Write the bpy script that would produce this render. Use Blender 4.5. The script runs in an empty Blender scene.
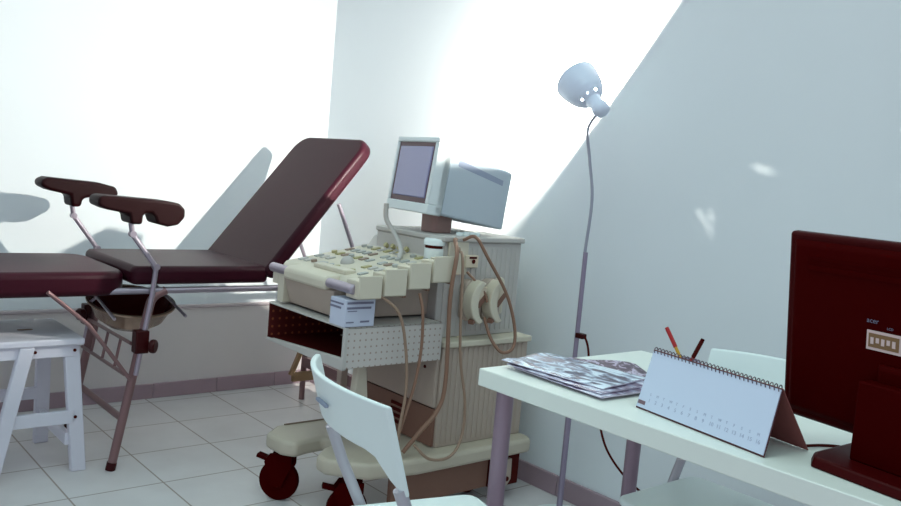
import bpy, bmesh, math, random
from mathutils import Vector, Matrix
random.seed(4)
PI = math.pi
S = bpy.context.scene
COL = S.collection
# ------------------------------------------------------------------ camera
CAM_H = 1.2
Rm = [[0.7593836391904265, -0.6446178953229313, 0.08834170905828508],
      [0.007509809301776906, -0.12708551304608423, -0.9918633500504502],
      [0.6505998165765131, 0.7538680530459213, -0.09166699115472049]]
cam = bpy.data.cameras.new('camera'); cam.sensor_width = 36; cam.lens = 850.03 * 36 / 901; cam.clip_start = .02
co = bpy.data.objects.new('camera', cam); COL.objects.link(co)
right, down, fwd = Vector(Rm[0]), Vector(Rm[1]), Vector(Rm[2])
m3 = Matrix((right, -down, -fwd)).transposed()
co.matrix_world = Matrix.Translation((0, 0, CAM_H)) @ m3.to_4x4()
S.camera = co
# ------------------------------------------------------------------ view / world / lights
S.view_settings.view_transform = 'Standard'; S.view_settings.look = 'None'
S.view_settings.exposure = 0.0; S.view_settings.gamma = 1; S.view_settings.use_curve_mapping = False
W = bpy.data.worlds.new('world'); S.world = W; W.use_nodes = True
nt = W.node_tree; nt.nodes.clear()
o_ = nt.nodes.new('ShaderNodeOutputWorld'); bg = nt.nodes.new('ShaderNodeBackground')
tc = nt.nodes.new('ShaderNodeTexCoord'); sx = nt.nodes.new('ShaderNodeSeparateXYZ'); cr = nt.nodes.new('ShaderNodeValToRGB')
mr = nt.nodes.new('ShaderNodeMapRange'); mr.inputs['From Min'].default_value = -1; mr.inputs['From Max'].default_value = 1
nt.links.new(tc.outputs['Generated'], sx.inputs[0]); nt.links.new(sx.outputs['Z'], mr.inputs['Value'])
nt.links.new(mr.outputs[0], cr.inputs[0]); nt.links.new(cr.outputs[0], bg.inputs[0]); nt.links.new(bg.outputs[0], o_.inputs[0])
e = cr.color_ramp.elements
e[0].position = .35; e[0].color = (.26, .10, .09, 1)
e[1].position = 1; e[1].color = (.72, 1.0, 1.02, 1)
n_ = e.new(.5); n_.color = (.42, .36, .46, 1)
n_ = e.new(.68); n_.color = (.55, .67, .78, 1)
bg.inputs[1].default_value = 1.0
BULB_STRENGTH = 260000
def area_light(name, loc, target, size, power, color):
    l = bpy.data.lights.new(name, 'AREA'); l.shape = 'RECTANGLE'; l.size, l.size_y = size; l.energy = power; l.color = color
    o = bpy.data.objects.new(name, l); COL.objects.link(o); o.location = loc
    o.rotation_euler = (Vector(target) - Vector(loc)).to_track_quat('-Z', 'Y').to_euler()
    return o
area_light('ceiling_light', (.9, 1.2, 2.75), (.9, 1.3, 0), (1.2, .6), 9, (.80, 1.0, .95))

# ------------------------------------------------------------------ materials
def s2l(c): return tuple(((v/255)/12.92 if v/255 <= .04045 else ((v/255+.055)/1.055)**2.4) for v in c)
def mat(name, rgb, rough=.5, metal=0, spec=.5, noise=0, nscale=20, bump=0, emis=None, es=0):
    m = bpy.data.materials.new(name); m.use_nodes = True; n = m.node_tree; b = n.nodes['Principled BSDF']
    c = s2l(rgb)
    b.inputs['Base Color'].default_value = (*c, 1); b.inputs['Roughness'].default_value = rough
    b.inputs['Metallic'].default_value = metal; b.inputs['Specular IOR Level'].default_value = spec
    if noise or bump:
        t = n.nodes.new('ShaderNodeTexCoord'); nz = n.nodes.new('ShaderNodeTexNoise'); nz.inputs['Scale'].default_value = nscale
        nz.inputs['Detail'].default_value = 4
        n.links.new(t.outputs['Object'], nz.inputs['Vector'])
        if noise:
            mx = n.nodes.new('ShaderNodeMix'); mx.data_type = 'RGBA'
            mx.inputs[6].default_value = (*[v*(1-noise) for v in c], 1); mx.inputs[7].default_value = (*[min(1, v*(1+noise)) for v in c], 1)
            n.links.new(nz.outputs['Fac'], mx.inputs[0]); n.links.new(mx.outputs[2], b.inputs['Base Color'])
        if bump:
            bp = n.nodes.new('ShaderNodeBump'); bp.inputs['Strength'].default_value = bump; bp.inputs['Distance'].default_value = .003
            n.links.new(nz.outputs['Fac'], bp.inputs['Height']); n.links.new(bp.outputs[0], b.inputs['Normal'])
    if emis:
        b.inputs['Emission Color'].default_value = (*s2l(emis), 1); b.inputs['Emission Strength'].default_value = es
    return m
M = {}
M['wall'] = mat('wall_paint', (226, 232, 234), .9, spec=.1, noise=.02, nscale=3)
M['dado'] = mat('dado_paint', (214, 208, 206), .8, spec=.1, noise=.03, nscale=5)
M['ledge'] = mat('ledge_paint', (190, 178, 180), .8, spec=.1)
M['skirt'] = mat('skirting_tile', (160, 138, 146), .45, noise=.06, nscale=8)
M['table'] = mat('table_white', (232, 236, 228), .35, spec=.35)
M['table_leg'] = mat('table_leg_silver', (150, 128, 142), .4, metal=.35)
M['white'] = mat('white_plastic', (232, 242, 240), .3, spec=.4)
M['chair_tube'] = mat('grey_tube', (186, 182, 190), .35, metal=.4)
M['cream'] = mat('cream_plastic', (208, 200, 180), .5, noise=.03)
M['creamd'] = mat('beige_plastic', (178, 162, 148), .55, noise=.03)
M['creamg'] = mat('grey_cream_plastic', (188, 184, 178), .5, noise=.03)
M['based'] = mat('base_plastic', (188, 178, 160), .5, noise=.04)
M['brownp'] = mat('brown_plastic', (128, 92, 76), .6)
M['slot'] = mat('dark_slot', (74, 16, 12), .7, spec=.1)
M['cable'] = mat('brown_cable', (138, 104, 84), .5)
M['cableT'] = mat('tan_cable', (150, 124, 104), .5)
M['vinyl'] = mat('maroon_vinyl', (48, 10, 23), .42, spec=.13, bump=.15, nscale=90)
M['stirrup'] = mat('dark_vinyl', (27, 1, 3), .5, spec=.12)
M['rail'] = mat('grey_lilac_steel', (170, 160, 172), .3, metal=.6)
M['legb'] = mat('bronze_steel', (130, 98, 98), .35, metal=.3)
M['knob'] = mat('dark_red_knob', (52, 2, 4), .4, spec=.2)
M['black'] = mat('black_red_plastic', (58, 1, 1), .6, spec=.02)
M['blackg'] = mat('black_plastic_gloss', (60, 2, 3), .45, spec=.08)
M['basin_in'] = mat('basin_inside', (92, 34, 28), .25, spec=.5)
M['basin'] = mat('basin_rim', (176, 150, 130), .25, metal=.6)
M['stool'] = mat('painted_wood', (214, 212, 222), .5, noise=.04, nscale=12)
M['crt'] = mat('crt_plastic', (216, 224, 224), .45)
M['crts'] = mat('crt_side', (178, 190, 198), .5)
M['crtband'] = mat('crt_vent_band', (140, 150, 170), .5)
M['neck'] = mat('neck_brown', (150, 120, 112), .5)
M['screen_rim'] = mat('screen_rim', (74, 34, 46), .4)
M['screen'] = mat('screen_glass', (136, 134, 170), .18, spec=.7)
M['lamp'] = mat('lamp_enamel', (214, 224, 240), .3, spec=.5)
M['lampw'] = mat('lamp_base_white', (232, 240, 238), .35)
M['pole'] = mat('lamp_pole', (150, 138, 158), .35, metal=.4)
M['neckm'] = mat('gooseneck', (158, 160, 172), .4, metal=.2)
M['bulb'] = mat('bulb_glow', (255, 255, 255), .5, emis=(252, 248, 238), es=BULB_STRENGTH)
M['paper'] = mat('paper', (206, 216, 234), .7, spec=.1)
M['printg'] = mat('faint_print', (166, 174, 198), .8)
M['paper2'] = mat('calendar_back', (150, 92, 88), .7, spec=.1)
M['dark'] = mat('dark_print', (80, 34, 40), .6)
M['browntag'] = mat('brown_print', (118, 92, 100), .7)
M['wire'] = mat('spiral_wire', (104, 84, 96), .4, metal=.5)
M['red'] = mat('red_plastic', (176, 20, 22), .35)
M['yellow'] = mat('yellow_plastic', (206, 160, 40), .4)
M['greycup'] = mat('grey_cup', (170, 168, 190), .5)
M['carton'] = mat('carton_white', (200, 206, 222), .6, spec=.1)
M['ink'] = mat('grey_ink', (120, 120, 142), .8)
M['pbutton'] = mat('olive_key', (172, 164, 118), .5)
M['gbutton'] = mat('grey_key', (170, 172, 168), .5)
M['bbutton'] = mat('brown_key', (150, 130, 114), .5)
M['label'] = mat('sticker', (214, 190, 186), .5)
M['labelb'] = mat('sticker_brown', (130, 96, 60), .5)
M['strap'] = mat('olive_bracket', (142, 112, 80), .6)
M['plug'] = mat('plug_socket', (214, 200, 176), .5)
M['blockp'] = mat('lilac_card', (172, 166, 196), .6)

def tile_mat():
    m = bpy.data.materials.new('floor_tile'); m.use_nodes = True; n = m.node_tree; b = n.nodes['Principled BSDF']
    t = n.nodes.new('ShaderNodeTexCoord'); mp = n.nodes.new('ShaderNodeMapping')
    P = .3275; mp.inputs['Scale'].default_value = (1/P, 1/P, 1); mp.inputs['Location'].default_value = (-.894/P, -2.89/P, 0)
    br = n.nodes.new('ShaderNodeTexBrick'); br.offset = 0; br.squash = 1
    br.inputs['Scale'].default_value = 1; br.inputs['Brick Width'].default_value = 1; br.inputs['Row Height'].default_value = 1
    br.inputs['Mortar Size'].default_value = .011; br.inputs['Mortar Smooth'].default_value = .3; br.inputs['Bias'].default_value = 0
    br.inputs['Color1'].default_value = (*s2l((212, 208, 208)), 1); br.inputs['Color2'].default_value = (*s2l((206, 203, 203)), 1)
    br.inputs['Mortar'].default_value = (*s2l((150, 136, 128)), 1)
    nz = n.nodes.new('ShaderNodeTexNoise'); nz.inputs['Scale'].default_value = 5; nz.inputs['Detail'].default_value = 5
    mx = n.nodes.new('ShaderNodeMix'); mx.data_type = 'RGBA'; mx.blend_type = 'MULTIPLY'; mx.inputs[0].default_value = .25
    cr = n.nodes.new('ShaderNodeValToRGB'); cr.color_ramp.elements[0].color = (.62, .56, .55, 1); cr.color_ramp.elements[0].position = .3; cr.color_ramp.elements[1].position = .65
    n.links.new(t.outputs['Object'], mp.inputs[0]); n.links.new(mp.outputs[0], br.inputs['Vector'])
    n.links.new(t.outputs['Object'], nz.inputs['Vector']); n.links.new(nz.outputs['Fac'], cr.inputs[0])
    n.links.new(br.outputs['Color'], mx.inputs[6]); n.links.new(cr.outputs[0], mx.inputs[7]); n.links.new(mx.outputs[2], b.inputs['Base Color'])
    b.inputs['Roughness'].default_value = .32; b.inputs['Specular IOR Level'].default_value = .35
    return m
M['tile'] = tile_mat()

def perf_mat(name, base, hole, pitch=.022, rad=.16):
    m = bpy.data.materials.new(name); m.use_nodes = True; n = m.node_tree; b = n.nodes['Principled BSDF']
    t = n.nodes.new('ShaderNodeTexCoord'); s = n.nodes.new('ShaderNodeSeparateXYZ'); n.links.new(t.outputs['Object'], s.inputs[0])
    add = n.nodes.new('ShaderNodeMath'); add.operation = 'ADD'; n.links.new(s.outputs['X'], add.inputs[0]); n.links.new(s.outputs['Y'], add.inputs[1])
    def cell(src):
        d = n.nodes.new('ShaderNodeMath'); d.operation = 'DIVIDE'; d.inputs[1].default_value = pitch; n.links.new(src, d.inputs[0])
        f = n.nodes.new('ShaderNodeMath'); f.operation = 'FRACT'; n.links.new(d.outputs[0], f.inputs[0])
        q = n.nodes.new('ShaderNodeMath'); q.operation = 'SUBTRACT'; q.inputs[1].default_value = .5; n.links.new(f.outputs[0], q.inputs[0])
        p = n.nodes.new('ShaderNodeMath'); p.operation = 'MULTIPLY'; n.links.new(q.outputs[0], p.inputs[0]); n.links.new(q.outputs[0], p.inputs[1]); return p
    a, c = cell(add.outputs[0]), cell(s.outputs['Z'])
    sm = n.nodes.new('ShaderNodeMath'); sm.operation = 'ADD'; n.links.new(a.outputs[0], sm.inputs[0]); n.links.new(c.outputs[0], sm.inputs[1])
    lt = n.nodes.new('ShaderNodeMath'); lt.operation = 'LESS_THAN'; lt.inputs[1].default_value = rad*rad; n.links.new(sm.outputs[0], lt.inputs[0])
    mx = n.nodes.new('ShaderNodeMix'); mx.data_type = 'RGBA'; mx.inputs[6].default_value = (*s2l(base), 1); mx.inputs[7].default_value = (*s2l(hole), 1)
    n.links.new(lt.outputs[0], mx.inputs[0]); n.links.new(mx.outputs[2], b.inputs['Base Color']); b.inputs['Roughness'].default_value = .5
    return m
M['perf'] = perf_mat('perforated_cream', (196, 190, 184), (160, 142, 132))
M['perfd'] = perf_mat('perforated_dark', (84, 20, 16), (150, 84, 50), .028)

def mag_mat(name, c1, c2, c3, scale):
    m = bpy.data.materials.new(name); m.use_nodes = True; n = m.node_tree; b = n.nodes['Principled BSDF']
    t = n.nodes.new('ShaderNodeTexCoord'); v = n.nodes.new('ShaderNodeTexVoronoi'); v.inputs['Scale'].default_value = scale
    nz = n.nodes.new('ShaderNodeTexNoise'); nz.inputs['Scale'].default_value = scale*.55; nz.inputs['Detail'].default_value = 5; nz.inputs['Distortion'].default_value = 1.2
    mp = n.nodes.new('ShaderNodeMapping'); mp.inputs['Scale'].default_value = (1.4, .7, 1)
    n.links.new(t.outputs['Object'], mp.inputs[0]); n.links.new(mp.outputs[0], nz.inputs['Vector']); n.links.new(mp.outputs[0], v.inputs['Vector'])
    cr = n.nodes.new('ShaderNodeValToRGB'); e = cr.color_ramp.elements; cr.color_ramp.interpolation = 'LINEAR'
    e[0].position = .42; e[0].color = (*s2l(c1), 1); e[1].position = .58; e[1].color = (*s2l(c3), 1); q = e.new(.5); q.color = (*s2l(c2), 1)
    n.links.new(nz.outputs['Fac'], cr.inputs[0]); n.links.new(cr.outputs[0], b.inputs['Base Color']); b.inputs['Roughness'].default_value = .35
    return m
M['magA'] = mag_mat('magazine_cover_pale', (70, 56, 80), (150, 160, 184), (226, 236, 246), 44)
M['magB'] = mag_mat('magazine_cover_dark', (66, 36, 60), (100, 70, 92), (200, 186, 208), 70)
M['magC'] = mag_mat('magazine_cover_mid', (90, 70, 100), (150, 146, 172), (220, 222, 236), 30)
M['pages'] = mat('magazine_pages', (216, 206, 224), .7)

# ------------------------------------------------------------------ mesh helpers
MW = {}
def thing(name, label, cat, loc=(0, 0, 0), rotz=0, group=None):
    o = bpy.data.objects.new(name, None); COL.objects.link(o); o.empty_display_size = .05
    o.location = loc; o.rotation_euler = (0, 0, rotz); o['label'] = label; o['category'] = cat
    if group: o['group'] = group
    MW[o.name] = Matrix.Translation(loc) @ Matrix.Rotation(rotz, 4, 'Z')
    return o
def tag(o, label, cat, group=None):
    o['label'] = label; o['category'] = cat
    if group: o['group'] = group
    return o
def obj(name, bm, material, parent=None, world=False, smooth=None, bevel=0, segs=2, label=None, sub=0):
    """link bm as one mesh object; world=True: the coordinates are world ones and are brought into the parent's frame"""
    pm = MW.get(parent.name, Matrix()) if parent else Matrix()
    if parent and world: bm.transform(pm.inverted())
    bmesh.ops.recalc_face_normals(bm, faces=bm.faces)
    me = bpy.data.meshes.new(name); bm.to_mesh(me); bm.free()
    mats = material if isinstance(material, (list, tuple)) else [material]
    for q in mats: me.materials.append(q)
    o = bpy.data.objects.new(name, me); COL.objects.link(o)
    if parent: o.parent = parent
    MW[o.name] = pm
    if smooth is not None:
        for p in me.polygons: p.use_smooth = True
        try: me.set_sharp_from_angle(angle=math.radians(smooth))
        except Exception: pass
    if bevel:
        b = o.modifiers.new('bevel', 'BEVEL'); b.width = bevel; b.segments = segs; b.limit_method = 'ANGLE'; b.angle_limit = math.radians(35)
        if smooth is None:
            for p in me.polygons: p.use_smooth = True
            try: me.set_sharp_from_angle(angle=math.radians(50))
            except Exception: pass
    if sub:
        s = o.modifiers.new('sub', 'SUBSURF'); s.levels = sub; s.render_levels = sub
    if label: o['label'] = label
    return o
def struct(name, bm, m, **k):
    o = obj(name, bm, m, **k); o['kind'] = 'structure'; return o
def B(): return bmesh.new()
def hexa(bm, p, mi=0):
    """p: 8 points, bottom 4 ccw, top 4 ccw"""
    v = [bm.verts.new(q) for q in p]
    for f in ((3, 2, 1, 0), (4, 5, 6, 7), (0, 1, 5, 4), (1, 2, 6, 5), (2, 3, 7, 6), (3, 0, 4, 7)):
        bm.faces.new([v[i] for i in f]).material_index = mi
    return bm
def box(bm, x0, x1, y0, y1, z0, z1, mi=0):
    return hexa(bm, [(x0, y0, z0), (x1, y0, z0), (x1, y1, z0), (x0, y1, z0), (x0, y0, z1), (x1, y0, z1), (x1, y1, z1), (x0, y1, z1)], mi)
def bar(bm, a, b, w, h=None, up=(0, 0, 1)):
    """rectangular bar from a to b"""
    a, b = Vector(a), Vector(b); d = (b-a).normalized(); u = Vector(up)
    if abs(d.dot(u)) > .98: u = Vector((1, 0, 0))
    s = d.cross(u).normalized(); t = s.cross(d).normalized(); h = h or w
    s *= w/2; t *= h/2
    return hexa(bm, [a-s-t, a+s-t, a+s+t, a-s+t, b-s-t, b+s-t, b+s+t, b-s+t])
def tube(bm, pts, r, n=12, cap=True):
    pts = [Vector(p) for p in pts]; rs = r if isinstance(r, (list, tuple)) else [r]*len(pts)
    d0 = (pts[1]-pts[0]).normalized(); u = d0.orthogonal().normalized(); rings = []
    for i, p in enumerate(pts):
        if i == 0: d = d0
        elif i == len(pts)-1: d = (pts[-1]-pts[-2]).normalized()
        else: d = ((pts[i]-pts[i-1]).normalized()+(pts[i+1]-pts[i]).normalized()).normalized()
        u = (u-d*u.dot(d)).normalized(); w = d.cross(u)
        rings.append([bm.verts.new(p+(u*math.cos(2*PI*k/n)+w*math.sin(2*PI*k/n))*rs[i]) for k in range(n)])
    for a, b in zip(rings, rings[1:]):
        for k in range(n): bm.faces.new((a[k], a[(k+1) % n], b[(k+1) % n], b[k]))
    if cap:
        bm.faces.new(rings[0][::-1]); bm.faces.new(rings[-1])
    return bm
def smoothpath(pts, n=6):
    """Catmull-Rom"""
    P = [Vector(p) for p in pts]; P = [P[0]*2-P[1]]+P+[P[-1]*2-P[-2]]; out = []
    for i in range(1, len(P)-2):
        for k in range(n):
            t = k/n; a, b, c, d = P[i-1], P[i], P[i+1], P[i+2]
            out.append(.5*((2*b)+(c-a)*t+(2*a-5*b+4*c-d)*t*t+(-a+3*b-3*c+d)*t**3))
    out.append(P[-2]); return out
def lathe(bm, prof, n=32, mtx=None, cap=False):
    rings = []
    for r, z in prof: rings.append([bm.verts.new((r*math.cos(2*PI*k/n), r*math.sin(2*PI*k/n), z)) for k in range(n)])
    for a, b in zip(rings, rings[1:]):
        for k in range(n): bm.faces.new((a[k], a[(k+1) % n], b[(k+1) % n], b[k]))
    if cap: bm.faces.new(rings[0][::-1]); bm.faces.new(rings[-1])
    if mtx: bmesh.ops.transform(bm, matrix=mtx, verts=[v for r in rings for v in r])
    return bm
def disc(bm, c, r, axis=(0, 0, 1), h=.01, n=24, r2=None):
    a = Vector(axis).normalized(); c = Vector(c)
    return tube(bm, [c, c+a*h], [r, r if r2 is None else r2], n)
def prism(bm, pts, lo, hi, axis='z'):
    f = {'z': lambda a, b, t: (a, b, t), 'y': lambda a, b, t: (a, t, b), 'x': lambda a, b, t: (t, a, b)}[axis]
    lov = [bm.verts.new(f(a, b, lo)) for a, b in pts]; hiv = [bm.verts.new(f(a, b, hi)) for a, b in pts]; n = len(pts)
    bm.faces.new(lov[::-1]); bm.faces.new(hiv)
    for i in range(n): bm.faces.new((lov[i], lov[(i+1) % n], hiv[(i+1) % n], hiv[i]))
    return bm
def rrect(x0, x1, y0, y1, r, n=6, corners=(1, 1, 1, 1)):
    out = []
    for (cx, cy, a0), on in zip(((x1-r, y0+r, -90), (x1-r, y1-r, 0), (x0+r, y1-r, 90), (x0+r, y0+r, 180)), corners):
        if on:
            for k in range(n+1):
                a = math.radians(a0+90*k/n); out.append((cx+r*math.cos(a), cy+r*math.sin(a)))
        else:
            a = math.radians(a0+45); out.append((cx+r*(1 if math.cos(a) > 0 else -1), cy+r*(1 if math.sin(a) > 0 else -1)))
    return out
def text_mesh(name, s, size, mtx, material, parent, world=True, depth=.0004, align='LEFT'):
    cu = bpy.data.curves.new('t', 'FONT'); cu.body = s; cu.size = size; cu.extrude = depth; cu.align_x = align; cu.resolution_u = 3
    t = bpy.data.objects.new('t', cu); COL.objects.link(t)
    me = bpy.data.meshes.new_from_object(t); bpy.data.objects.remove(t); bpy.data.curves.remove(cu)
    bm = B(); bm.from_mesh(me); bpy.data.meshes.remove(me); bm.transform(mtx)
    return obj(name, bm, material, parent, world=world)
def frame(o, x, y, z=None):
    x, y = Vector(x).normalized(), Vector(y).normalized(); z = x.cross(y)
    m = Matrix((x, y, z)).transposed().to_4x4(); m.translation = Vector(o); return m

# ------------------------------------------------------------------ room
WX, WY = 2.47, 3.956
b = B(); box(b, -3, WX, -1.5, WY, -.1, 0); struct('floor', b, M['tile'])
b = B(); box(b, -3, WX+.1, WY, WY+.1, -.1, 2.9); struct('wall_left', b, M['wall'])
b = B(); box(b, WX, WX+.1, -1.5, WY, -.1, 2.9); struct('wall_right', b, M['wall'])
b = B(); box(b, -3, WX, WY-.010, WY, .07, .435); struct('trim_1', b, M['dado'])
b = B(); box(b, -3, WX, WY-.018, WY, .435, .452); struct('trim_2', b, M['ledge'], bevel=.004)
for nm, rng in (('left', 0), ('right', 1)):
    b = B()
    if rng == 0:
        x = -3.0
        while x < WX:
            box(b, x, min(x+.3255, WX-.012), WY-.014-.008, WY-.0, .0, .072); x += .3275
    else:
        y = -1.5
        while y < WY-.03:
            box(b, WX-.014, WX, y, min(y+.3255, WY-.024), .0, .08); y += .3275
    struct('baseboard_'+nm, b, M['skirt'], bevel=.003)

# ------------------------------------------------------------------ examination couch
NY, FY = 3.07, 3.65
couch = thing('examination_couch', 'maroon vinyl gynaecological examination couch with raised backrest and leg supports', 'examination couch', (1.5, 3.35, 0))
def pad(pts, z0, z1, r):
    b = B(); prism(b, pts, z0, z1); return b
obj('seat_pad', pad(rrect(1.135, 1.69, NY, FY-.02, .03, corners=(0, 0, 1, 1)), .695, .765, 0), M['vinyl'], couch, world=True, bevel=.022, segs=4)
obj('leg_pad', pad(rrect(-.05, 1.130, NY-.002, FY-.02, .10), .656, .745, 0), M['vinyl'], couch, world=True, bevel=.024, segs=4)
# backrest in its own slanting plane
ang = math.atan2(.56, .45); L = .742
b = B(); prism(b, rrect(0, L, NY-.01, FY-.01, .085, 8, corners=(1, 1, 0, 0)), -.06, 0)
ca, sa = math.cos(ang), math.sin(ang)
b.transform(Matrix(((ca, 0, -sa, 1.662), (0, 1, 0, 0), (sa, 0, ca, .745), (0, 0, 0, 1))))
obj('backrest', b, M['vinyl'], couch, world=True, bevel=.018, segs=4)
b = B(); prism(b, rrect(.04, L-.05, NY+.03, FY-.05, .05, 6, corners=(1, 1, 0, 0)), -.075, -.0585)
b.transform(Matrix(((ca, 0, -sa, 1.662), (0, 1, 0, 0), (sa, 0, ca, .745), (0, 0, 0, 1))))
obj('backrest_board', b, M['legb'], couch, world=True)
RZ = .672
for s, y in ((0, 3.09), (1, 3.61)):
    b = B(); tube(b, [(.05, y, RZ), (2.30, y, RZ)], .0125, 12); obj('rail', b, M['rail'], couch, world=True, smooth=40)
for y in (3.09, 3.61):
    b = B(); tube(b, smoothpath([(1.10, y, 0.0), (1.16, y, .33), (1.205, y, .58), (1.225, y, .645), (1.27, y, RZ)], 5), .0165, 14)
    lg = obj('leg', b, M['legb'], couch, world=True, smooth=40)
    b = B(); tube(b, [(1.099, y, 0), (1.1045, y, .03)], .0185, 14); obj('foot_cap', b, M['knob'], lg, world=True, smooth=40)
for y in (3.09, 3.65):
    b = B(); tube(b, [(2.24, y, RZ-.01), (2.24, y, 0.002)], .0145, 12); obj('leg', b, M['legb'], couch, world=True, smooth=40)
b = B(); tube(b, [(1.135, 3.09, .19), (1.135, 3.61, .19)], .013, 12); obj('crossbar', b, M['legb'], couch, world=True, smooth=40)
b = B(); bar(b, (2.24, 3.09, .20), (2.24, 3.65, .20), .03, .05); obj('crossbar', b, M['legb'], couch, world=True)
b = B(); tube(b, [(2.24, 3.09, RZ), (2.24, 3.65, RZ)], .012, 12); obj('crossbar', b, M['rail'], couch, world=True, smooth=40)
# triangular bracket on the far right leg
b = B(); bar(b, (2.16, 3.62, .13), (2.36, 3.62, .13), .02, .045); bar(b, (2.15, 3.62, .14), (2.215, 3.62, .30), .02, .02); bar(b, (2.36, 3.62, .14), (2.29, 3.62, .30), .02, .02)
obj('brace', b, M['strap'], couch, world=True)
# strut of the leg section, and the ladder-like frame
b = B(); tube(b, [(.845, 3.06, .68), (.985, 3.06, .56), (1.145, 3.06, .345)], .0075, 10); obj('strut', b, M['legb'], couch, world=True, smooth=40)
b = B(); tube(b, [(1.16, 3.11, .47), (1.16, 3.60, .47)], .007, 10); tube(b, [(1.14, 3.11, .355), (1.14, 3.60, .355)], .007, 10)
for y in (3.22, 3.36, 3.49): tube(b, [(1.16, y, .47), (1.14, y, .355)], .006, 8)
obj('ladder_frame', b, M['legb'], couch, world=True, smooth=40)
b = B(); tube(b, [(2.03, 3.60, 1.03), (2.20, 3.60, RZ)], .009, 10); obj('backrest_strut', b, M['rail'], couch, world=True, smooth=40)
b = B(); tube(b, [(2.03, 3.12, 1.03), (2.20, 3.12, RZ)], .009, 10); obj('backrest_strut', b, M['rail'], couch, world=True, smooth=40)
def stirrup(y, dx, dz, flip):
    # pole
    p = [(1.165+dx*.2, y, .36), (1.21+dx*.4, y, .66), (1.218+dx*.8, y, .765), (1.125+dx, y, .885+dz), (1.118+dx, y, .925+dz)]
    b = B(); tube(b, [p[0], p[1], Vector(p[2])-Vector((.0, 0, .012)), Vector(p[2])+Vector((-.008, 0, .010)), Vector(p[3])+Vector((.006, 0, -.008)), p[3], p[4]], .0095, 12)
    pole = obj('support_pole', b, M['rail'], couch, world=True, smooth=50)
    for q in (p[2], p[3]):
        b = B(); tube(b, [Vector(q)+Vector((0, -.013, 0)), Vector(q)+Vector((0, .013, 0))], .012, 12); obj('joint', b, M['rail'], pole, world=True, smooth=40)
    # padded leg shell with a down-turned lobe
    x, z = 1.118+dx, .925+dz
    if flip == 0:
        prof = [(-.135, .088), (-.12, .098), (.10, .088), (.155, .082), (.178, .06), (.178, .03), (.155, .002), (.115, -.006), (.075, .004), (.066, .03), (.055, .042), (.032, .042), (.024, .03), (.022, .0), (-.018, .0), (-.026, .036), (-.10, .048), (-.135, .062)]
    else:
        prof = [(-.135, .10), (-.11, .112), (.09, .102), (.155, .088), (.168, .06), (.15, .036), (.10, .03), (.05, .040), (.026, .034), (.020, .0), (-.018, .0), (-.024, .046), (-.10, .060), (-.135, .076)]
    b = B(); prism(b, [(x+a, z+c) for a, c in prof], y-.055, y+.055, 'y')
    obj('leg_rest', b, M['stirrup'], couch, world=True, bevel=.014, segs=3)
    # clamp
    b = B(); box(b, 1.15+dx*.2, 1.20+dx*.2, y-.025, y+.02, .445, .53); cl = obj('clamp', b, M['knob'], couch, world=True, bevel=.004)
    b = B(); (disc(b, (1.20+dx*.2, y-.035, .475), .026, (.6, -.6, 0), .022, 16) if not flip else disc(b, (1.15+dx*.2, y-.02, .49), .026, (-.9, -.3, 0), .026, 16)); obj('clamp_knob', b, M['knob'], cl, world=True, bevel=.007)
stirrup(3.065, 0, 0, 0)
stirrup(3.635, -.035, .012, 1)
basin = thing('drain_basin', 'round steel basin with dark brown inside hung under the couch seat', 'basin', (1.225, 3.33, .505))
basin.rotation_euler = (math.radians(13), 0, 0)
b = B(); lathe(b, [(.0005, 0), (.09, 0), (.13, .03), (.155, .085), (.168, .09), (.168, .096), (.156, .097), (.150, .088)], 40)
obj('bowl', b, M['basin'], basin, smooth=50)
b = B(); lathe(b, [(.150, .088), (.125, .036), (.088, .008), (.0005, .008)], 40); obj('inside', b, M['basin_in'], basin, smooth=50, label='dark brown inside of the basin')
for s in (-1, 1):
    b = B(); tube(b, [(s*.135, -.21, .112), (s*.135, .21, .112)], .006, 8); tube(b, [(s*.160, 0, .09), (s*.135, 0, .112)], .006, 8)
    obj('runner', b, M['rail'], basin, smooth=40)

# ------------------------------------------------------------------ wooden step stool
stool = thing('step_stool', 'white painted wooden stool with a hand hole under the foot of the couch', 'stool', (.80, 3.31, 0))
SX0, SX1, SY0, SY1, SZ = .52, .985, 3.125, 3.50, .50
b = B(); box(b, SX0, SX1+.01, SY0-.012, SY1+.01, SZ-.025, SZ)
top = obj('stool_top', b, M['stool'], stool, world=True, bevel=.006)
b = B(); prism(b, rrect(.815, .868, 3.295, 3.318, .010), SZ-.006, SZ+.0008); obj('hand_hole', b, M['brownp'], top, world=True)
for x, y, sx, sy in ((SX0+.02, SY0+.02, -1, -1), (SX1-.03, SY0+.02, .75, 0), (SX1-.03, SY1-.02, .2, 1), (SX0+.02, SY1-.02, -1, 1)):
    b = B(); a = Vector((x, y, SZ-.025)); c = Vector((x+sx*.06, y+sy*.03, 0))
    s, t = .026, .016
    hexa(b, [c+Vector(v) for v in ((-s, -t, 0), (s, -t, 0), (s, t, 0), (-s, t, 0))]+[a+Vector(v) for v in ((-s, -t, 0), (s, -t, 0), (s, t, 0), (-s, t, 0))])
    obj('leg', b, M['stool'], stool, world=True, bevel=.004)
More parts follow.
